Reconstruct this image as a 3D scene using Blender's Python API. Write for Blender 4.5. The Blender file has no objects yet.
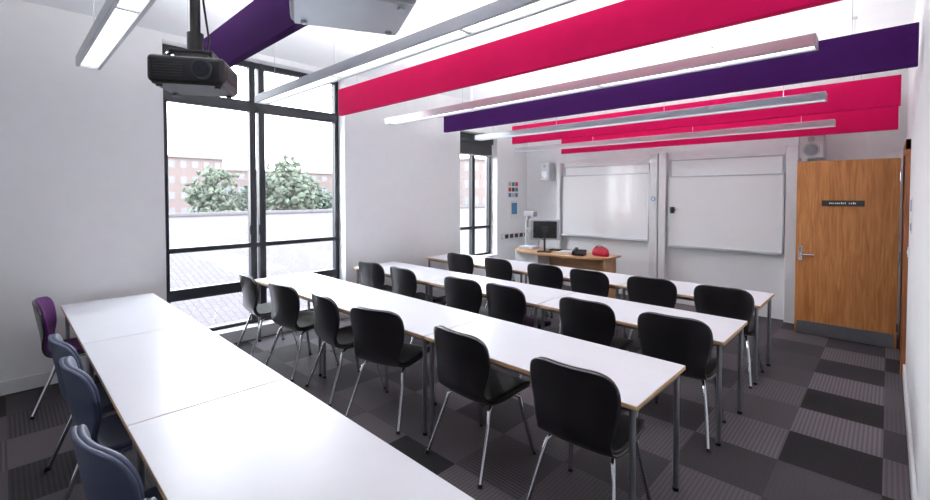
import bpy, bmesh, math, random
from mathutils import Vector, Matrix, Euler, noise
random.seed(7)
S = bpy.context.scene
COL = S.collection
try:
    S.view_settings.view_transform = 'Standard'
except Exception: pass

# ------------------------------------------------------------ materials
def srgb(r, g, b):
    f = lambda c: (c/255/12.92) if c/255 <= .04045 else ((c/255+.055)/1.055)**2.4
    return (f(r), f(g), f(b), 1)
def mat(name, col, rough=.5, metal=0, spec=.5, noise_amt=.04, nscale=8, bump=0, bscale=200, coat=0):
    m = bpy.data.materials.new(name); m.use_nodes = True
    nt = m.node_tree; b = nt.nodes['Principled BSDF']
    b.inputs['Roughness'].default_value = rough
    b.inputs['Metallic'].default_value = metal
    b.inputs['Specular IOR Level'].default_value = spec
    b.inputs['Coat Weight'].default_value = coat
    b.inputs['Coat Roughness'].default_value = .18
    tc = nt.nodes.new('ShaderNodeTexCoord')
    n = nt.nodes.new('ShaderNodeTexNoise'); n.inputs['Scale'].default_value = nscale
    nt.links.new(tc.outputs['Object'], n.inputs['Vector'])
    r = nt.nodes.new('ShaderNodeValToRGB')
    r.color_ramp.elements[0].position = .3; r.color_ramp.elements[1].position = .7
    r.color_ramp.elements[0].color = tuple(c*(1-noise_amt) for c in col[:3])+(1,)
    r.color_ramp.elements[1].color = tuple(min(1, c*(1+noise_amt)) for c in col[:3])+(1,)
    nt.links.new(n.outputs['Fac'], r.inputs['Fac'])
    nt.links.new(r.outputs['Color'], b.inputs['Base Color'])
    if bump:
        n2 = nt.nodes.new('ShaderNodeTexNoise'); n2.inputs['Scale'].default_value = bscale
        nt.links.new(tc.outputs['Object'], n2.inputs['Vector'])
        bp = nt.nodes.new('ShaderNodeBump'); bp.inputs['Strength'].default_value = bump
        bp.inputs['Distance'].default_value = .002
        nt.links.new(n2.outputs['Fac'], bp.inputs['Height'])
        nt.links.new(bp.outputs['Normal'], b.inputs['Normal'])
    return m
def emis(name, col, s):
    m = bpy.data.materials.new(name); m.use_nodes = True
    b = m.node_tree.nodes['Principled BSDF']
    b.inputs['Base Color'].default_value = col
    b.inputs['Emission Color'].default_value = col
    b.inputs['Emission Strength'].default_value = s
    return m

M_wall = mat('wall_paint', srgb(245,246,248), .85, noise_amt=.01, bump=.15)
M_ceil = mat('ceiling_paint', srgb(242,244,247), .9, noise_amt=.01)
M_trim = mat('trim_paint', srgb(228,229,231), .5, noise_amt=.01)
M_white = mat('white_laminate', srgb(245,246,252), .3, spec=.4, noise_amt=.008)
M_edge = mat('beech_edge', srgb(205,165,120), .5, noise_amt=.1, nscale=30)
M_leg = mat('satin_steel', srgb(140,142,148), .3, metal=.8)
M_chrome = mat('chrome', srgb(215,217,222), .15, metal=1)
M_shell = mat('black_shell', srgb(18,16,19), .3, spec=.6, bump=.2, bscale=300, coat=.5)
M_pad = mat('black_fabric', srgb(17,16,19), .5, noise_amt=.2, nscale=200, bump=.5)
M_padp = mat('purple_fabric', srgb(84,22,96), .7, noise_amt=.15, nscale=200, bump=.5)
M_sheen = mat('chair_window_sheen', srgb(58,67,92), .5, noise_amt=.15, nscale=200, bump=.5)  # blue-grey puts the window reflections on the nearest chairs into their base colour
M_frame = mat('window_frame_grey', srgb(36,38,46), .4, noise_amt=.03)
M_pink = mat('baffle_pink', srgb(186,10,74), .9, spec=.15, noise_amt=.03, bump=.2)
M_purple = mat('baffle_purple', srgb(54,16,76), .9, spec=.15, noise_amt=.04, bump=.2)
M_alu = mat('aluminium', srgb(190,194,199), .35, metal=.6, noise_amt=.02)
M_black = mat('black_plastic', srgb(22,22,25), .35, noise_amt=.05)
M_dgrey = mat('dark_grey', srgb(44,45,49), .45, noise_amt=.05)
M_lgrey = mat('light_grey_plastic', srgb(186,189,195), .4, noise_amt=.02)
M_board = mat('whiteboard_surface', srgb(242,244,246), .12, spec=.5, noise_amt=.005)
M_panel = mat('white_panel', srgb(240,241,243), .45, noise_amt=.01)
M_red = mat('red_leather', srgb(170,8,45), .5)
M_paper = mat('paper', srgb(238,238,236), .7)
M_bluep = mat('blue_print', srgb(80,134,180), .6)
M_redp = mat('red_print', srgb(190,70,70), .6)
M_screen = mat('screen_glass', srgb(26,30,40), .1)
M_lens = mat('lens_glass', srgb(20,22,40), .05)
M_sign = mat('sign_grey', srgb(52,50,52), .4)
M_light = emis('diffuser', (1, .99, .98, 1), 2.2)
M_upfill = emis('added_uplight_fill', (1, .99, .99, 1), 41)  # glow added on top of the pendants to brighten ceiling and room
M_bark = mat('bark', srgb(70,64,58), .9, noise_amt=.2)
M_leaf = mat('foliage', srgb(80,88,76), .9, noise_amt=.3, nscale=3)
M_leaf2 = mat('foliage_dark', srgb(74,84,76), .9, noise_amt=.3, nscale=3)
M_bwin = mat('far_window', srgb(104,104,110), .6)
M_btrim = mat('far_trim', srgb(108,104,104), .6)

def carpet():
    m = bpy.data.materials.new('carpet_tiles'); m.use_nodes = True
    nt = m.node_tree; N = nt.nodes; L = nt.links; b = N['Principled BSDF']
    b.inputs['Roughness'].default_value = .8; b.inputs['Specular IOR Level'].default_value = .25
    g = N.new('ShaderNodeNewGeometry'); sx = N.new('ShaderNodeSeparateXYZ'); L.new(g.outputs['Position'], sx.inputs[0])
    def M(op, a, bb=None, c=None):
        n = N.new('ShaderNodeMath'); n.operation = op
        for i, v in enumerate((a, bb, c)):
            if v is None: continue
            if isinstance(v, (int, float)): n.inputs[i].default_value = v
            else: L.new(v, n.inputs[i])
        return n.outputs[0]
    T = .5
    ix = M('FLOOR', M('DIVIDE', sx.outputs[0], T)); iy = M('FLOOR', M('DIVIDE', sx.outputs[1], T))
    par = M('FLOORED_MODULO', M('ADD', ix, iy), 2.0)
    cv = N.new('ShaderNodeCombineXYZ'); L.new(ix, cv.inputs[0]); L.new(iy, cv.inputs[1])
    wn = N.new('ShaderNodeTexWhiteNoise'); wn.noise_dimensions = '2D'; L.new(cv.outputs[0], wn.inputs['Vector'])
    cx = M('ADD', M('MULTIPLY', sx.outputs[0], par), M('MULTIPLY', sx.outputs[1], M('SUBTRACT', 1.0, par)))
    st = M('SINE', M('MULTIPLY', cx, 2*math.pi/.025))
    st = M('MULTIPLY_ADD', st, .5, .5)
    nz = N.new('ShaderNodeTexNoise'); nz.inputs['Scale'].default_value = 120; L.new(g.outputs['Position'], nz.inputs['Vector'])
    val = M('ADD', M('MULTIPLY', wn.outputs['Value'], .30), M('MULTIPLY', par, .28))
    val = M('ADD', val, M('MULTIPLY', M('MULTIPLY', st, wn.outputs['Value']), .42))
    val = M('ADD', val, M('MULTIPLY', M('SUBTRACT', nz.outputs['Fac'], .5), .35))
    r = N.new('ShaderNodeValToRGB')
    r.color_ramp.elements[0].color = srgb(20,18,21); r.color_ramp.elements[1].color = srgb(108,100,106)
    L.new(val, r.inputs['Fac']); L.new(r.outputs['Color'], b.inputs['Base Color'])
    bp = N.new('ShaderNodeBump'); bp.inputs['Strength'].default_value = .4; bp.inputs['Distance'].default_value = .003
    L.new(nz.outputs['Fac'], bp.inputs['Height']); L.new(bp.outputs['Normal'], b.inputs['Normal'])
    return m
M_carpet = carpet()
def oak(name, c1, c2, axis='Z'):
    m = bpy.data.materials.new(name); m.use_nodes = True
    nt = m.node_tree; N = nt.nodes; L = nt.links; b = N['Principled BSDF']
    b.inputs['Roughness'].default_value = .4
    tc = N.new('ShaderNodeTexCoord'); mp = N.new('ShaderNodeMapping')
    mp.inputs['Scale'].default_value = (9, 9, .7) if axis == 'Z' else (.7, 9, 9)
    L.new(tc.outputs['Object'], mp.inputs['Vector'])
    n = N.new('ShaderNodeTexNoise'); n.inputs['Scale'].default_value = 3; n.inputs['Detail'].default_value = 6
    n.inputs['Distortion'].default_value = 1.2
    L.new(mp.outputs[0], n.inputs['Vector'])
    r = N.new('ShaderNodeValToRGB'); r.color_ramp.elements[0].position = .3; r.color_ramp.elements[1].position = .7
    r.color_ramp.elements[0].color = c1; r.color_ramp.elements[1].color = c2
    L.new(n.outputs['Fac'], r.inputs['Fac']); L.new(r.outputs['Color'], b.inputs['Base Color'])
    return m
M_oak = oak('oak_veneer', srgb(160,98,48), srgb(198,136,78))
M_oakf = oak('oak_frame', srgb(120,66,34), srgb(152,92,50))
M_desk = oak('desk_oak', srgb(186,138,96), srgb(212,170,126), 'X')
def glass():
    m = bpy.data.materials.new('window_glass'); m.use_nodes = True
    nt = m.node_tree; N = nt.nodes; L = nt.links
    for n in list(N):
        if n.type == 'BSDF_PRINCIPLED': N.remove(n)
    t = N.new('ShaderNodeBsdfTransparent'); t.inputs[0].default_value = (.97, .98, .98, 1)
    g = N.new('ShaderNodeBsdfGlossy'); g.inputs['Roughness'].default_value = .02
    x = N.new('ShaderNodeMixShader'); x.inputs[0].default_value = .05
    L.new(t.outputs[0], x.inputs[1]); L.new(g.outputs[0], x.inputs[2])
    L.new(x.outputs[0], N['Material Output'].inputs[0])
    return m
M_glass = glass()
def brick(name, c1, c2, mortar, sc):
    m = bpy.data.materials.new(name); m.use_nodes = True
    nt = m.node_tree; N = nt.nodes; L = nt.links; b = N['Principled BSDF']
    b.inputs['Roughness'].default_value = .9
    tc = N.new('ShaderNodeTexCoord')
    t = N.new('ShaderNodeTexBrick'); t.inputs['Scale'].default_value = sc
    t.inputs['Color1'].default_value = c1; t.inputs['Color2'].default_value = c2; t.inputs['Mortar'].default_value = mortar
    L.new(tc.outputs['Object'], t.inputs['Vector']); L.new(t.outputs['Color'], b.inputs['Base Color'])
    return m
M_brick = brick('brickwork', srgb(106,86,86), srgb(98,82,82), srgb(104,94,93), 2)
M_tile = brick('roof_tiles', srgb(80,75,78), srgb(75,70,74), srgb(58,55,58), 1.6)

# ------------------------------------------------------------ mesh builder
class MB:
    def __init__(s): s.v = []; s.f = []; s.m = []; s.sm = []; s.mats = []
    def mi(s, m):
        if m not in s.mats: s.mats.append(m)
        return s.mats.index(m)
    def add(s, vs, fs, m, smooth=False, M=None):
        o = len(s.v); i = s.mi(m)
        for p in vs:
            p = Vector(p); s.v.append(M @ p if M else p)
        for f in fs:
            s.f.append([o+k for k in f]); s.m.append(i); s.sm.append(smooth)
    def box(s, x0, x1, y0, y1, z0, z1, m, bev=0, M=None, seg=2):
        bm = bmesh.new(); bmesh.ops.create_cube(bm, size=1)
        for v in bm.verts:
            v.co = Vector(((x0+x1)/2+v.co.x*(x1-x0), (y0+y1)/2+v.co.y*(y1-y0), (z0+z1)/2+v.co.z*(z1-z0)))
        if bev: bmesh.ops.bevel(bm, geom=bm.edges[:], offset=bev, segments=seg, affect='EDGES', profile=.5)
        bm.verts.index_update()
        s.add([v.co.copy() for v in bm.verts], [[v.index for v in f.verts] for f in bm.faces], m, False, M)
        bm.free()
    def tube(s, pts, r, m, n=10, M=None):
        pts = [Vector(p) for p in pts]; vs = []; fs = []
        rr = r if isinstance(r, (list, tuple)) else [r]*len(pts)
        up = None
        for i, p in enumerate(pts):
            d = (pts[min(i+1, len(pts)-1)]-pts[max(i-1, 0)]).normalized()
            if up is None: up = Vector((0, 0, 1)) if abs(d.z) < .9 else Vector((1, 0, 0))
            a = d.cross(up).normalized(); bb = d.cross(a).normalized(); up = a.cross(d).normalized()*1
            for k in range(n):
                t = 2*math.pi*k/n
                vs.append(p+(a*math.cos(t)+bb*math.sin(t))*rr[i])
        for i in range(len(pts)-1):
            for k in range(n):
                fs.append([i*n+k, i*n+(k+1) % n, (i+1)*n+(k+1) % n, (i+1)*n+k])
        s.add(vs, fs, m, True, M)
        s.add(vs[:n], [list(range(n))], m, False, M)
        s.add(vs[-n:], [list(range(n))[::-1]], m, False, M)
    def obj(s, name, loc=(0, 0, 0), rz=0):
        me = bpy.data.meshes.new(name)
        me.from_pydata(s.v, [], s.f)
        for m in s.mats: me.materials.append(m)
        for p, i, sm in zip(me.polygons, s.m, s.sm): p.material_index = i; p.use_smooth = sm
        bm = bmesh.new(); bm.from_mesh(me); bmesh.ops.recalc_face_normals(bm, faces=bm.faces[:]); bm.to_mesh(me); bm.free()
        me.update()
        o = bpy.data.objects.new(name, me); COL.objects.link(o)
        o.location = loc; o.rotation_euler = (0, 0, rz)
        return o
def simple(name, *a, **k):
    b = MB(); b.box(*a, **k); return b.obj(name)

# ------------------------------------------------------------ room shell
XL, XR, XA = -5.55, .14, 1.5
YN, YB = -1.5, 7.7
ZC = 3.45
simple('floor', XL-.3, XA+.2, YN-.2, YB+.2, -.12, 0, M_carpet)
simple('ceiling', XL-.3, XA+.2, YN-.2, YB+.2, ZC, ZC+.15, M_ceil)
simple('wall_back', XL-.3, XA+.2, YB, YB+.2, 0, ZC, M_wall)
simple('wall_near', XL-.3, XA+.2, YN-.2, YN, 0, ZC, M_wall)
simple('wall_outer', XA, XA+.2, YN, YB, 0, ZC, M_wall)
W1 = (1.205, 3.36, .12, 3.38); W2 = (5.68, 6.72, .55, 2.9)
b = MB(); x0, x1 = XL-.3, XL
b.box(x0, x1, YN, W1[0], 0, ZC, M_wall)
b.box(x0, x1, W1[0], W1[1], 0, W1[2], M_wall); b.box(x0, x1, W1[0], W1[1], W1[3], ZC, M_wall)
b.box(x0, x1, W1[1], W2[0], 0, ZC, M_wall)
b.box(x0, x1, W2[0], W2[1], 0, W2[2], M_wall); b.box(x0, x1, W2[0], W2[1], W2[3], ZC, M_wall)
b.box(x0, x1, W2[1], YB, 0, ZC, M_wall)
b.obj('wall_left')
DY0, DY1, DZ = 6.02, 6.99, 2.2
b = MB()
b.box(XR, XR+.14, 1.6, DY0, 0, ZC, M_wall); b.box(XR, XR+.14, DY0, DY1, DZ, ZC, M_wall); b.box(XR, XR+.14, DY1, YB, 0, ZC, M_wall)
b.box(XR+.14, XA, 1.6, 1.74, 0, ZC, M_wall)
b.obj('wall_right')
b = MB(); b.box(XL, XL+.018, YN, W1[0], 0, .12, M_trim, .004); b.box(XL, XL+.018, W1[0], W1[1], 0, .12, M_trim); b.box(XL, XL+.018, W1[1], YB, 0, .12, M_trim); b.obj('baseboard_left')
b = MB(); b.box(XR-.018, XR, 1.6, DY0-.07, 0, .12, M_trim, .004); b.box(XR-.018, XR, DY1+.07, YB, 0, .12, M_trim); b.obj('baseboard_right')
b = MB(); b.box(XL+.02, -4.66, YB-.018, YB, 0, .12, M_trim, .004); b.box(-.8, XR-.02, YB-.018, YB, 0, .12, M_trim, .004); b.obj('baseboard_back')

# windows
def window(name, W, mull, trans, blind=False):
    y0, y1, z0, z1 = W; X = XL-.2
    b = MB(); t = .055
    def bar(ya, yb, za, zb, d=.07, m=M_frame): b.box(X-d/2, X+d/2, ya, yb, za, zb, m, .006)
    bar(y0, y0+t, z0, z1); bar(y1-t, y1, z0, z1); bar(y0, y1, z0, z0+t); bar(y0, y1, z1-t, z1)
    for y, w in mull: bar(y-w/2, y+w/2, z0, z1, .09)
    for z, w in trans: bar(y0, y1, z-w/2, z+w/2, .08)
    ys = [y0+t]+sum([[y-w/2, y+w/2] for y, w in mull], [])+[y1-t]
    zs = [z0+t]+sum([[z-w/2, z+w/2] for z, w in sorted(trans)], [])+[z1-t]
    for i in range(0, len(ys), 2):
        for j in range(0, len(zs), 2):
            a, c, e, f = ys[i], ys[i+1], zs[j], zs[j+1]
            g = .012
            b.box(X-.03, X+.05, a, a+g, e, f, M_frame); b.box(X-.03, X+.05, c-g, c, e, f, M_frame)
            b.box(X-.03, X+.05, a, c, e, e+g, M_frame); b.box(X-.03, X+.05, a, c, f-g, f, M_frame)
            b.box(X-.006, X+.006, a+g, c-g, e+g, f-g, M_glass)
    b.box(XL-.16, XL+.02, y0+.003, y1-.003, z0-.001, z0+.025, M_trim, .004)
    for i in range(0, len(ys), 2):
        c = ys[i+1]-.005
        b.box(X+.05, X+.075, c-.025, c, 1.25, 1.37, M_black, .004)
    if blind:
        b.box(X+.05, X+.12, y0+.02, y1-.02, 2.72, 2.83, M_dgrey, .01)
        b.box(X+.08, X+.085, y0+.03, y1-.03, 2.5, 2.75, M_dgrey)
        b.box(X+.075, X+.092, y0+.03, y1-.03, 2.48, 2.505, M_alu)
    return b.obj(name)
window('window_1', W1, [(2.17, .05), (2.28, .05)], [(2.83, .1), (1.12, .03), (.62, .10)])
window('window_2', W2, [(6.2, .05)], [(1.12, .03)], True)

# ------------------------------------------------------------ door
b = MB()
b.box(XR-.035, XR+.17, DY0-.07, DY0+.03, 0, DZ+.07, M_oakf, .005)
b.box(XR-.035, XR+.17, DY1-.03, DY1+.07, 0, DZ+.07, M_oakf, .005)
b.box(XR-.035, XR+.17, DY0-.07, DY1+.07, DZ-.03, DZ+.07, M_oakf, .005)
b.obj('trim_1')
b = MB()
dw = .93
b.box(-dw, 0, -.022, .022, .008, 2.155, M_oak, .003)
b.box(-dw+.02, -.02, -.026, -.022, .012, .17, M_leg, .001)
b.box(-dw+.03, -dw+.07, -.032, -.022, .92, 1.10, M_chrome, .004)
b.tube([(-dw+.05, -.022, 1.0), (-dw+.05, -.075, 1.0)], .011, M_chrome)
b.tube([(-dw+.05, -.07, 1.0), (-dw+.19, -.07, 1.0)], .010, M_chrome)
b.tube([(-dw+.05, .022, 1.0), (-dw+.05, .075, 1.0)], .011, M_chrome)
b.tube([(-dw+.05, .07, 1.0), (-dw+.19, .07, 1.0)], .010, M_chrome)
b.box(-.68, -.29, -.027, -.022, 1.605, 1.675, M_sign, .001)
x = -.61
for ch in range(14):
    if ch != 9:
        w = random.choice([.009, .012, .014]); b.box(x, x+w, -.0285, -.027, 1.632, 1.632+random.choice([.016, .022]), M_paper)
    x += .018
for z in (.25, 1.05, 1.95):
    b.tube([(.004, -.026, z-.05), (.004, -.026, z+.05)], .009, M_chrome)
d = b.obj('door_1', (.085, 6.95, 0), 0)

b = MB(); b.box(XR-.006, XR-.001, 5.2, 5.42, 1.42, 1.72, M_paper, .001); b.box(XR-.008, XR-.006, 5.22, 5.4, 1.6, 1.7, M_bluep); b.box(XR-.008, XR-.006, 5.22, 5.4, 1.44, 1.5, M_bluep); b.obj('wall_notice')
b = MB(); b.box(XR-.012, XR-.001, 5.6, 5.69, 1.18, 1.27, M_trim, .003); b.box(XR-.017, XR-.012, 5.63, 5.66, 1.21, 1.24, M_paper, .001); b.obj('light_switch')

# ------------------------------------------------------------ board wall
b = MB()
b.box(-4.62, -.87, 7.5, YB-.002, 0, 2.34, M_panel, .004)
b.obj('wall_board_casing')
def col(name, x0, x1, y0, y1, z1):
    b = MB(); b.box(x0, x1, y0, y1, 0, z1, M_panel, .006)
    b.box(x0+.01, x1-.01, y0-.004, y0, .02, z1-.02, M_trim, .001); return b.obj(name)
col('trim_2', -2.86, -2.73, 7.38, 7.498, 2.42)
col('trim_3', -2.71, -2.60, 7.38, 7.498, 2.42)
col('trim_4', -1.02, -.89, 7.38, 7.498, 2.42)
col('trim_5', -4.62, -4.55, 7.38, 7.498, 2.34)
col('trim_6', -.865, -.80, 7.44, YB-.002, 2.48)
def board(name, x0, x1, z0, z1):
    b = MB(); y = 7.43
    b.box(x0+.02, x1-.02, y, y+.03, z0+.02, z1-.02, M_board)
    t = .022
    b.box(x0, x1, y-.008, y+.035, z1-t, z1, M_alu, .004); b.box(x0, x1, y-.008, y+.035, z0, z0+t, M_alu, .004)
    b.box(x0, x0+t, y-.008, y+.035, z0, z1, M_alu, .004); b.box(x1-t, x1, y-.008, y+.035, z0, z1, M_alu, .004)
    b.box(x0+.02, x1-.02, y-.06, y, z0-.01, z0+.008, M_alu, .003)
    b.box(x0+.02, x1-.02, y-.064, y-.058, z0-.01, z0+.02, M_alu, .002)
    return b.obj(name)
board('whiteboard', -4.53, -2.88, .98, 2.11)
board('whiteboard', -2.58, -1.04, .92, 2.04)
def upper(name, x0, x1, z0, z1):
    b = MB(); y = 7.474
    b.box(x0, x1, y, y+.022, z0, z1, M_board, .002)
    b.box(x0, x1, y-.006, y+.024, z1-.02, z1, M_alu, .003); b.box(x0, x0+.02, y-.006, y+.024, z0, z1, M_alu); b.box(x1-.02, x1, y-.006, y+.024, z0, z1, M_alu)
    return b.obj(name)
upper('rear_sliding_whiteboard', -4.5, -2.9, 1.1, 2.27)
upper('rear_sliding_whiteboard', -2.56, -1.06, 1.1, 2.3)
b = MB(); b.tube([(0, 0, -.05), (0, -.0, .05)], .028, M_black, 14); b.box(-.03, .03, -.02, .02, -.03, .03, M_black, .01)
b.obj('board_eraser', (-2.50, 7.392, 1.50))
b = MB(); b.tube([(0, 0, 0), (0, -.008, 0)], .035, M_bluep, 20); b.tube([(0, -.008, 0), (0, -.011, 0)], .022, M_paper, 20)
b.obj('round_badge', (-2.79, 7.374, 1.68))
def speaker(name, loc, w, h, rz):
    b = MB(); b.box(-w/2, w/2, -.1, .1, -h/2, h/2, M_lgrey, .015)
    b.box(-w/2+.015, w/2-.015, -.108, -.1, -h/2+.015, h/2-.015, M_trim, .004)
    b.tube([(0, -.106, -h*.13), (0, -.114, -h*.13)], w*.33, M_lgrey, 24)
    b.tube([(0, -.106, h*.3), (0, -.114, h*.3)], w*.14, M_lgrey, 20)
    b.tube([(0, -.114, -h*.13), (0, -.116, -h*.13)], w*.26, M_leg, 24)
    b.box(-.03, .03, .1, .158, -.05, .05, M_lgrey, .004)
    return b.obj(name, loc, rz)
speaker('wall_speaker', (-.76, 7.54, 2.38), .28, .32, 0)
speaker('wall_speaker', (-4.93, 7.54, 2.2), .22, .36, 0)
b = MB(); b.box(XL+.001, XL+.006, 7.05, 7.4, 1.68, 2.02, M_paper, .001)
for i in range(3):
    for j in range(3): b.box(XL+.006, XL+.007, 7.07+i*.11, 7.16+i*.11, 1.70+j*.11, 1.78+j*.11, [M_bluep, M_redp, M_lgrey, M_sign, M_bluep][(i*2+j) % 5])
b.obj('wall_poster')
b = MB(); b.box(XL+.001, XL+.006, 7.15, 7.37, 1.25, 1.62, M_paper, .001); b.box(XL+.006, XL+.007, 7.17, 7.35, 1.35, 1.58, M_bluep); b.obj('wall_poster')
b = MB(); b.box(XL, XL+.05, 6.85, YB-.005, .86, .97, M_trim, .005)
for k in range(5): b.box(XL+.05, XL+.056, 6.9+k*.16, 7.01+k*.16, .875, .955, M_dgrey, .002)
b.obj('socket_trunking')

# ------------------------------------------------------------ tables
TH = .74
def table_mesh(L):
    b = MB(); D = .70
    b.box(.001, L-.001, .001, D-.001, TH-.004, TH, M_white, .0012)
    b.box(0, L, 0, D, TH-.025, TH-.004, M_edge, .002)
    for x in (.035, L-.035):
        for y in (.04, D-.04):
            b.tube([(x, y, 0), (x, y, TH-.025)], .016, M_leg, 14)
            b.tube([(x, y, 0), (x, y, .02)], .019, M_black, 14)
        b.box(x-.013, x+.013, .04, D-.04, TH-.06, TH-.025, M_leg, .003)
    for y in (.06, D-.06):
        b.box(.035, L-.035, y-.013, y+.013, TH-.06, TH-.025, M_leg, .003)
    return b
rows = [.36, 2.06, 3.38, 4.72]
TD = {}
def table(x, y, L):
    if L not in TD:
        TD[L] = table_mesh(L).obj('classroom_table', (x, y, 0)).data
    else:
        o = bpy.data.objects.new('classroom_table', TD[L]); COL.objects.link(o); o.location = (x, y, 0)
for r, y in enumerate(rows):
    if r == 3: Ls = [1.90, 1.32, 1.32]; x = -5.38
    else: Ls = [1.52]*3; x = -5.42 if r < 2 else -5.37
    for L in Ls: table(x, y, L); x += L+.007

# ------------------------------------------------------------ chairs
def cr(P, t):
    n = len(P)-1; s = t*n; i = min(int(s), n-1); f = s-i
    p0 = P[max(i-1, 0)]; p1 = P[i]; p2 = P[i+1]; p3 = P[min(i+2, n)]
    return [.5*((2*b_)+(-a+c)*f+(2*a-5*b_+4*c-d_)*f*f+(-a+3*b_-3*c+d_)*f**3) for a, b_, c, d_ in zip(p0, p1, p2, p3)]
PR = [(.238, .405, .13), (.245, .425, .19), (.215, .450, .222), (.10, .450, .236), (-.02, .438, .238), (-.12, .434, .230),
      (-.185, .450, .216), (-.222, .505, .210), (-.238, .57, .222), (-.249, .64, .238), (-.260, .71, .250), (-.270, .775, .252),
      (-.277, .82, .243), (-.282, .853, .220), (-.285, .873, .180), (-.286, .882, .11)]
def shellpt(t, u, off=0, shrink=0):
    y, z, w = cr(PR, t); e = .012
    a = cr(PR, max(0, t-e)); c = cr(PR, min(1, t+e))
    d = Vector((0, c[0]-a[0], c[1]-a[1])).normalized()
    nrm = Vector((0, d.z, -d.y))
    if nrm.z < -.2 and t < .5: nrm = -nrm
    w = w-shrink
    back = max(0, min(1, (t-.40)/.22)); back = back*back*(3-2*back)
    x = u*w
    p = Vector((x, y, z))
    k = abs(x/.24)**2.1
    p += Vector((0, 0, 1))*(k*.018*(1-back)) + Vector((0, 1, 0))*(k*.056*back)
    n2 = Vector((-u*.28*back, nrm.y, nrm.z)).normalized()
    return p+n2*off
def sheet(b, t0, t1, o0, o1, shrink, m, nt=56, nu=18):
    vs = []; W = nu+1
    for side, off in ((0, o0), (1, o1)):
        for i in range(nt+1):
            t = t0+(t1-t0)*i/nt
            for j in range(W):
                u = -1+2*j/nu
                u = math.sin(u*math.pi/2)*.5+u*.5
                eo = off
                if side == 1 and (j in (0, nu) or i in (0, nt)): eo = (o0+o1)/2+ (o1-o0)*.15
                vs.append(shellpt(t, u, eo, shrink))
    fs = []; K = (nt+1)*W
    for i in range(nt):
        for j in range(nu):
            a = i*W+j; q = [a, a+1, a+W+1, a+W]
            fs.append(q[::-1]); fs.append([K+k for k in q])
    for i in range(nt):
        for j in (0, nu):
            a = i*W+j; fs.append([a, a+W, K+a+W, K+a])
    for j in range(nu):
        for i in (0, nt):
            a = i*W+j; fs.append([a, a+1, K+a+1, K+a])
    b.add(vs, fs, m, True)
def chair_mesh(shell, pad):
    b = MB()
    sheet(b, 0, 1, -.012, .006, 0, shell)
    sheet(b, .07, .985, .005, .026, .008, pad)
    for s in (-1, 1):
        b.tube([(s*.25, .235, 0), (s*.205, .165, .30), (s*.195, .145, .40), (s*.17, .10, .425), (s*.165, 0, .422), (s*.17, -.10, .412),
                (s*.19, -.145, .385), (s*.205, -.17, .30), (s*.25, -.285, 0)], .0125, M_chrome, 10)
        b.tube([(s*.25, .235, 0), (s*.247, .231, .02)], .016, M_black, 10)
        b.tube([(s*.25, -.285, 0), (s*.247, -.278, .02)], .016, M_black, 10)
    b.tube([(-.168, .08, .42), (.168, .08, .42)], .010, M_chrome, 8)
    b.tube([(-.168, -.08, .413), (.168, -.08, .413)], .010, M_chrome, 8)
    return b
CH = {'k': chair_mesh(M_shell, M_pad), 'p': chair_mesh(M_shell, M_padp), 'b': chair_mesh(M_sheen, M_sheen)}
data = {}
def chair(x, y, rz, kind):
    if kind not in data:
        o = CH[kind].obj('classroom_chair', (x, y, 0), math.radians(rz)); data[kind] = o.data
    else:
        o = bpy.data.objects.new('classroom_chair', data[kind]); COL.objects.link(o)
        o.location = (x, y, 0); o.rotation_euler = (0, 0, math.radians(rz))
C = [
 (0, [(-4.98, -10, 'p', -.07), (-3.60, 5, 'b', -.05), (-3.02, 4, 'b', -.04), (-2.06, 10, 'b', -.07), (-1.35, 4, 'b', 0)]),
 (1, [(-1.17, 2, 'k', 0), (-1.96, -3, 'k', 0), (-2.87, 16, 'k', -.06), (-3.52, -6, 'k', -.08), (-4.27, 6, 'k', -.13), (-5.02, -5, 'k', -.16)]),
 (2, [(-1.12, 3, 'k', 0), (-1.80, 0, 'k', 0), (-2.64, -4, 'p', 0), (-3.22, 4, 'k', -.02), (-4.15, -3, 'k', -.05), (-4.83, 4, 'k', -.05)]),
 (3, [(-1.12, 0, 'k', .02), (-1.80, 3, 'k', .02), (-2.48, -3, 'k', 0), (-3.10, 2, 'k', 0), (-3.83, -4, 'p', 0), (-4.58, 3, 'k', 0)])]
for r, L in C:
    for x, rz, k, dy in L: chair(x, rows[r]+.17+dy, rz, k)

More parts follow.
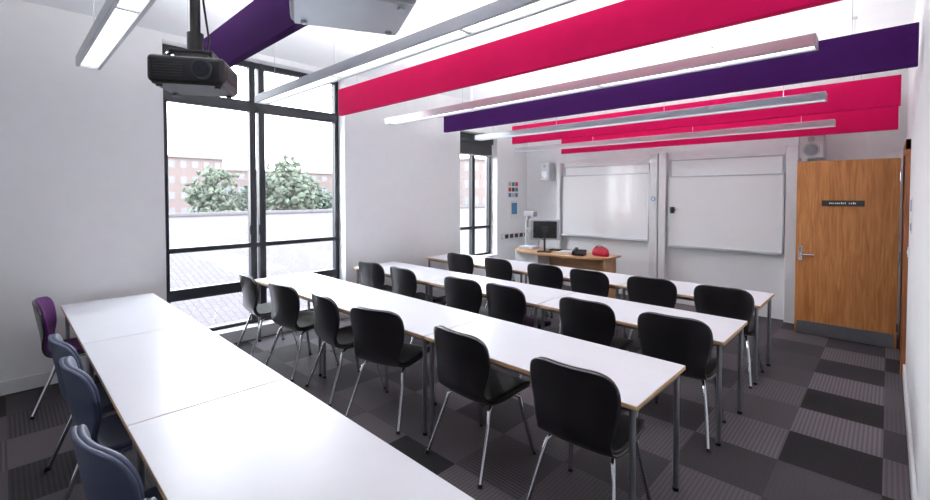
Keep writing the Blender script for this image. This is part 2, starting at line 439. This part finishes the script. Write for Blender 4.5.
# ------------------------------------------------------------ baffles & lights
def baffle(y, m, z=2.58, dx=0):
    b = MB(); b.box(-2.23, 2.23, -.025, .025, 0, .28, m, .004)
    for x in (-1.9, -.65, .65, 1.9):
        b.tube([(x, 0, .27), (x, 0, ZC-z)], .002, M_alu, 6)
        b.tube([(x, 0, ZC-z-.02), (x, 0, ZC-z)], .02, M_trim, 10)
    return b.obj('acoustic_baffle', (-2.17+dx, y, z))
for y, m, z, dx in ((1.07, M_purple, 2.6, -.04), (2.57, M_pink, 2.6, .07), (4.15, M_purple, 2.58, .06), (5.72, M_pink, 2.56, 0), (7.2, M_pink, 2.5, 0)): baffle(y, m, z, dx)
def lamp(y, x0, x1, z):
    L = (x1-x0)/2; b = MB()
    b.box(-L, L, -.065, -.045, 0, .07, M_alu, .004); b.box(-L, L, .045, .065, 0, .07, M_alu, .004)
    b.box(-L, L, -.046, .046, .04, .052, M_alu)
    b.box(-L, -L+.01, -.065, .065, 0, .07, M_alu, .003); b.box(L-.01, L, -.065, .065, 0, .07, M_alu, .003)
    b.box(-L+.012, L-.012, -.043, .043, .018, .026, M_light)
    b.box(-L+.012, L-.012, -.043, .043, .056, .062, M_upfill)  # extra upward-glowing strip, added as fill for the ceiling
    n = 3
    for k in range(1, n): x = -L+2*L*k/n; b.box(x-.01, x+.01, -.045, .045, .01, .04, M_alu)
    for x in (-L+.3, -L*.33, L*.33, L-.3):
        b.tube([(x, 0, .05), (x, 0, ZC-z)], .0018, M_alu, 6)
        b.tube([(x, 0, ZC-z-.02), (x, 0, ZC-z)], .025, M_trim, 10)
    return b.obj('linear_pendant_light', ((x0+x1)/2, y, z))
lamp(.43, -3.95, .05, 2.6)
for y, a, c, z in ((1.72, -4.3, -.33, 2.6), (3.2, -4.3, -.31, 2.57), (4.85, -4.38, -.40, 2.54), (6.3, -4.75, -.44, 2.49)): lamp(y, a, c, z)

# ------------------------------------------------------------ projectors
def projector(name, loc, rz, m, m2, w, dd, h, pole, lensside=-1):
    b = MB()
    b.box(-w/2, w/2, -dd/2, dd/2, 0, h, m, .02, seg=3)
    b.box(-w/2+.015, w/2-.015, -dd/2+.015, dd/2-.015, -.006, .004, m2, .002)
    lx = w*.22
    b.tube([(lx, -dd/2+.01, h*.5), (lx, -dd/2-.025, h*.5)], h*.36, m2, 24)
    b.tube([(lx, -dd/2-.02, h*.5), (lx, -dd/2-.032, h*.5)], h*.27, M_lens, 24)
    for k in range(6): b.box(-w*.42, -w*.05, -dd/2-.004, -dd/2+.002, h*.22+k*h*.1, h*.26+k*h*.1, m2)
    for k in range(9): b.box(w/2-.002, w/2+.004, -dd*.35+k*dd*.08, -dd*.35+k*dd*.08+.012, h*.25, h*.75, m2)
    for k in range(5): b.box(-w/2-.004, -w/2+.002, -dd*.35+k*dd*.12, -dd*.35+k*dd*.12+.022, h*.35, h*.6, M_lgrey)
    for sx in (-1, 1):
        for sy in (-1, 1): b.tube([(sx*w*.38, sy*dd*.36, 0), (sx*w*.38, sy*dd*.36, -.015)], .013, m2, 10)
    b.box(-.09, .09, -.07, .07, h+.03, h+.045, M_black, .003)
    for sx in (-1, 1):
        for sy in (-1, 1): b.tube([(sx*.07, sy*.05, h+.035), (sx*w*.36, sy*dd*.34, h-.004)], .007, M_black, 8)
    b.tube([(0, 0, h+.04), (0, 0, h+.14)], .035, M_black, 16)
    b.tube([(0, 0, h+.1), (0, 0, ZC-loc[2])], .022, M_black if pole else M_lgrey, 14)
    b.tube([(0, 0, ZC-loc[2]-.02), (0, 0, ZC-loc[2])], .07, M_black, 20)
    b.tube([(.03, .02, h), (.05, .03, h+.12), (.03, .02, h+.3), (.028, .0, h+.6), (.028, 0, ZC-loc[2])], .005, M_black, 6)
    return b.obj(name, loc, rz)
projector('ceiling_projector', (-2.38, .65, 2.24), math.radians(58), M_black, M_dgrey, .31, .27, .12, True)
projector('ceiling_projector', (-1.47, .92, 2.42), math.radians(64), M_lgrey, M_alu, .43, .35, .13, False)
b = MB(); b.tube([(-.10, 0, 0), (.10, 0, .02)], .024, M_black, 12); b.tube([(0, 0, .01), (0, 0, ZC-2.84)], .008, M_black, 8); b.box(-.03, .03, -.03, .03, ZC-2.84-.02, ZC-2.84, M_black)
b.obj('ceiling_microphone', (-1.52, 1.38, 2.84), math.radians(75))

# ------------------------------------------------------------ teacher's desk
b = MB()
outline = [(-.9, .33), (.9, .33), (.9, -.05)]
for k in range(13):
    a = math.pi*k/12; outline.append((.9*math.cos(a)*1.0, -.05-.30*math.sin(a)))
outline.append((-.9, -.05))
pts = []
for p in outline:
    if not pts or (Vector(p)-Vector(pts[-1])).length > 1e-4: pts.append(p)
if (Vector(pts[0])-Vector(pts[-1])).length < 1e-4: pts.pop()
n = len(pts)
vs = [(x, y, .745) for x, y in pts]+[(x, y, .775) for x, y in pts]
b.add(vs, [list(range(n))[::-1], [n+i for i in range(n)]]+[[i, (i+1) % n, n+(i+1) % n, n+i] for i in range(n)], M_desk)
b.box(-.85, -.35, -.15, .28, .03, .745, M_panel, .006)
b.box(-.845, -.60, -.158, -.15, .08, .72, M_trim, .002); b.box(-.595, -.355, -.158, -.15, .08, .72, M_trim, .002)
b.box(.80, .84, -.1, .28, 0, .745, M_desk, .004); b.box(-.35, .80, .2, .22, .25, .745, M_desk, .003)
b.box(-.85, -.35, -.15, .28, 0, .03, M_dgrey)
b.obj('teacher_desk', (-3.98, 6.5, 0))
b = MB()
b.box(-.25, .25, -.02, .02, .20, .55, M_lgrey, .008)
b.box(-.235, .235, -.0225, -.02, .22, .535, M_screen)
b.box(-.20, .20, .02, .045, .23, .52, M_black, .01)
b.tube([(0, .06, .01), (0, .07, .2), (0, .05, .38)], .018, M_dgrey, 12); b.box(-.05, .05, .03, .06, .33, .43, M_dgrey, .005); b.box(-.12, .12, -.06, .14, 0, .015, M_black, .005)
b.tube([(.0, .06, .2), (.14, .09, .26), (.2, .06, .36)], .006, M_black, 8)
b.obj('desk_monitor', (-4.24, 6.42, .775), math.radians(205))
b = MB(); b.box(-.2, .2, -.07, .07, 0, .018, M_black, .005)
for i in range(12):
    for j in range(4): b.box(-.185+i*.031, -.16+i*.031, -.058+j*.029, -.036+j*.029, .018, .024, M_dgrey)
b.obj('keyboard', (-4.1, 6.7, .775), math.radians(190))
b = MB(); b.box(-.15, .15, -.12, .12, 0, .05, M_lgrey, .012)
b.box(-.12, .12, -.09, .09, .05, .054, M_white)
b.tube([(-.12, .09, .04), (-.15, .11, .25), (-.12, .1, .50), (-.04, .04, .62)], .026, M_lgrey, 12)
b.box(-.10, .12, -.05, .08, .58, .68, M_lgrey, .02); b.tube([(0, 0, .585), (0, 0, .565)], .03, M_black, 16)
b.tube([(.12, .09, .04), (.16, .1, .2), (.13, .06, .34)], .016, M_lgrey, 10); b.box(-.04, .17, -.02, .06, .32, .38, M_lgrey, .01)
b.obj('document_camera', (-4.66, 6.55, .775), 0)
b = MB()
for k in range(8): b.box(-.105+random.uniform(-.006, .006), .105+random.uniform(-.006, .006), -.148, .148, k*.004, k*.004+.0036, M_paper)
b.obj('paper_stack', (-3.87, 6.5, .775), .2)
b = MB(); R = Matrix.Translation((0, 0, .025)) @ Matrix.Rotation(math.radians(18), 4, 'X')
b.box(-.1, .1, -.08, .1, .01, .04, M_black, .01, M=R); b.box(-.09, -.04, -.08, .1, .04, .075, M_black, .012, M=R)
b.box(-.0, .085, .03, .08, .04, .046, M_screen, M=R)
for i in range(3):
    for j in range(4): b.box(.0+i*.03, .02+i*.03, -.07+j*.025, -.054+j*.025, .04, .046, M_dgrey, M=R)
b.box(-.09, .09, -.05, .09, .001, .04, M_black, .005)
b.obj('desk_telephone', (-3.56, 6.36, .775), math.radians(10))
b = MB()
prof = [(0, .14, .05), (.035, .15, .065), (.09, .14, .055), (.125, .12, .035), (.14, .10, .015)]
vs = []; nn = 20
for z, a, c in prof:
    for k in range(nn):
        t = 2*math.pi*k/nn; ct, stt = math.cos(t), math.sin(t)
        vs.append((a*math.copysign(abs(ct)**.6, ct), c*math.copysign(abs(stt)**.6, stt), z))
fs = [list(range(nn))[::-1], [len(vs)-nn+k for k in range(nn)]]
for i in range(len(prof)-1):
    for k in range(nn): fs.append([i*nn+k, i*nn+(k+1) % nn, (i+1)*nn+(k+1) % nn, (i+1)*nn+k])
b.add(vs, fs, M_red, True)
b.tube([(-.07, -.02, .125), (-.06, -.02, .155), (0, -.02, .165), (.06, -.02, .155), (.07, -.02, .125)], .007, M_black, 8)
b.box(-.10, .10, -.006, .006, .135, .145, M_black)
b.obj('red_handbag', (-3.29, 6.55, .775), math.radians(-12))

# ------------------------------------------------------------ outside
simple('ground', -160, -6.2, -80, 120, -4.2, -4, mat('grass', srgb(96,100,88), .9, noise_amt=.2, nscale=.3))
b = MB()
b.add([(-20, -20, .9), (-20, 40, .9), (-8.5, 40, -1.6), (-8.5, -20, -1.6)], [[0, 1, 2, 3]], M_tile)
b.add([(-20, -20, .9), (-20, 40, .9), (-30, 40, -2), (-30, -20, -2)], [[3, 2, 1, 0]], M_tile)
b.add([(-8.5, -20, -1.6), (-8.5, 40, -1.6), (-8.5, 40, -4), (-8.5, -20, -4)], [[0, 1, 2, 3]], M_brick)
b.add([(-8.5, -20, -4), (-8.5, -20, -1.6), (-20, -20, .9), (-30, -20, -2), (-30, -20, -4)], [[0, 1, 2, 3, 4]], M_brick)
b.add([(-8.5, 40, -4), (-8.5, 40, -1.6), (-20, 40, .9), (-30, 40, -2), (-30, 40, -4)], [[4, 3, 2, 1, 0]], M_brick)
b.tube([(-20, -20, .93), (-20, 40, .93)], .12, M_tile, 10)
b.obj('neighbouring_roof')
def building(loc, sx, sy, h, nz, nw):
    b = MB(); b.box(-sx/2, sx/2, -sy/2, sy/2, 0, h, M_brick)
    b.box(-sx/2-.3, sx/2+.3, -sy/2-.3, sy/2+.3, h, h+.35, M_btrim)
    for j in range(nz):
        z = h/nz*(j+.35)
        for i in range(nw):
            y = -sy/2+sy/nw*(i+.25); b.box(sx/2-.05, sx/2+.04, y, y+sy/nw*.5, z, z+h/nz*.45, M_bwin)
            x = -sx/2+sx/nw*(i+.25); b.box(x, x+sx/nw*.5, -sy/2-.04, -sy/2+.05, z, z+h/nz*.45, M_bwin)
    return b.obj('brick_building', loc)
building((-78, 15, -4), 12, 16, 11.0, 5, 11)
building((-100, 42, -4), 14, 36, 10.5, 4, 14)
building((-60, 66, -4), 14, 18, 12, 4, 7)
def tree(loc, s, m, seed, wf=.7):
    rnd = random.Random(seed); b = MB()
    b.tube([(0, 0, 0), (.1, 0, 3*s*.6), (.2, .1, 4.2*s)], [.3*s, .22*s, .1*s], M_bark, 10)
    for k in range(7):
        a = rnd.uniform(0, 6.28); b.tube([(.1, 0, 2.2*s), (math.cos(a)*1.2*s*wf, math.sin(a)*1.2*s*wf, (3.4+rnd.random())*s)], [.12*s, .04*s], M_bark, 6)
    lobes = [(rnd.uniform(-1.5, 1.5)*wf, rnd.uniform(-1.6, 1.6)*wf, rnd.uniform(3, 4.8), rnd.uniform(.8, 1.3)*(.4+.6*wf)) for k in range(7)]+[(0, 0, 5.3, .8)]
    for k in range(620):
        lx, ly, lz, lr = rnd.choice(lobes)
        u = Vector((rnd.gauss(0, 1), rnd.gauss(0, 1), rnd.gauss(0, .85))).normalized()*lr*rnd.uniform(.4, 1.2)
        c = (Vector((lx, ly, lz))+u)*s; R0 = rnd.uniform(.06, .19)*s
        bm = bmesh.new(); bmesh.ops.create_icosphere(bm, subdivisions=1, radius=1)
        vs = []
        for v in bm.verts:
            q = v.co*R0; f = 1+1.2*noise.noise((q+c)*9/s)
            vs.append(c+q*f)
        bm.verts.index_update()
        b.add(vs, [[v.index for v in f.verts] for f in bm.faces], m, False); bm.free()
    return b.obj('deciduous_tree', loc)
tree((-38, 12.0, -4), 1.3, M_leaf, 1, .62)
tree((-38, 17.3, -4), 1.46, M_leaf, 3, .72)
tree((-42, 16.0, -4), 1.12, M_leaf2, 2, 1.0)
tree((-42, 21.8, -4), 1.1, M_leaf2, 4, 1.0)
tree((-50, 31, -4), 1.25, M_leaf2, 5, .9)
tree((-36, 52, -4), 1.35, M_leaf, 6, .8)

# ------------------------------------------------------------ sky
w = bpy.data.worlds.new('World'); S.world = w; w.use_nodes = True
nt = w.node_tree; bg = nt.nodes['Background']
tc = nt.nodes.new('ShaderNodeTexCoord'); sp = nt.nodes.new('ShaderNodeSeparateXYZ'); nt.links.new(tc.outputs['Generated'], sp.inputs[0])
r = nt.nodes.new('ShaderNodeValToRGB'); r.color_ramp.elements[0].color = (.96, .975, 1, 1); r.color_ramp.elements[1].color = (.80, .89, 1, 1)
nt.links.new(sp.outputs[2], r.inputs[0]); nt.links.new(r.outputs[0], bg.inputs['Color'])
bg.inputs['Strength'].default_value = 12.5
for W in (W1, W2):
    ld = bpy.data.lights.new('sky_portal', 'AREA'); ld.shape = 'RECTANGLE'; ld.size = W[3]-W[2]; ld.size_y = W[1]-W[0]
    ld.cycles.is_portal = True
    lo = bpy.data.objects.new('sky_portal', ld); COL.objects.link(lo)
    lo.location = (XL-.32, (W[0]+W[1])/2, (W[2]+W[3])/2); lo.rotation_euler = (0, math.radians(-90), 0)

# ------------------------------------------------------------ camera
cd = bpy.data.cameras.new('camera'); cam = bpy.data.objects.new('camera', cd); COL.objects.link(cam); S.camera = cam
F = 444; pitch = 1.5
cd.sensor_width = 36; cd.lens = F/930*36
cd.shift_y = -(55-F*math.tan(math.radians(pitch)))/930
cd.clip_start = .02; cd.clip_end = 500
cam.location = (0, 0, 1.74)
cam.rotation_euler = (math.radians(90-pitch), 0, math.radians(43.7))
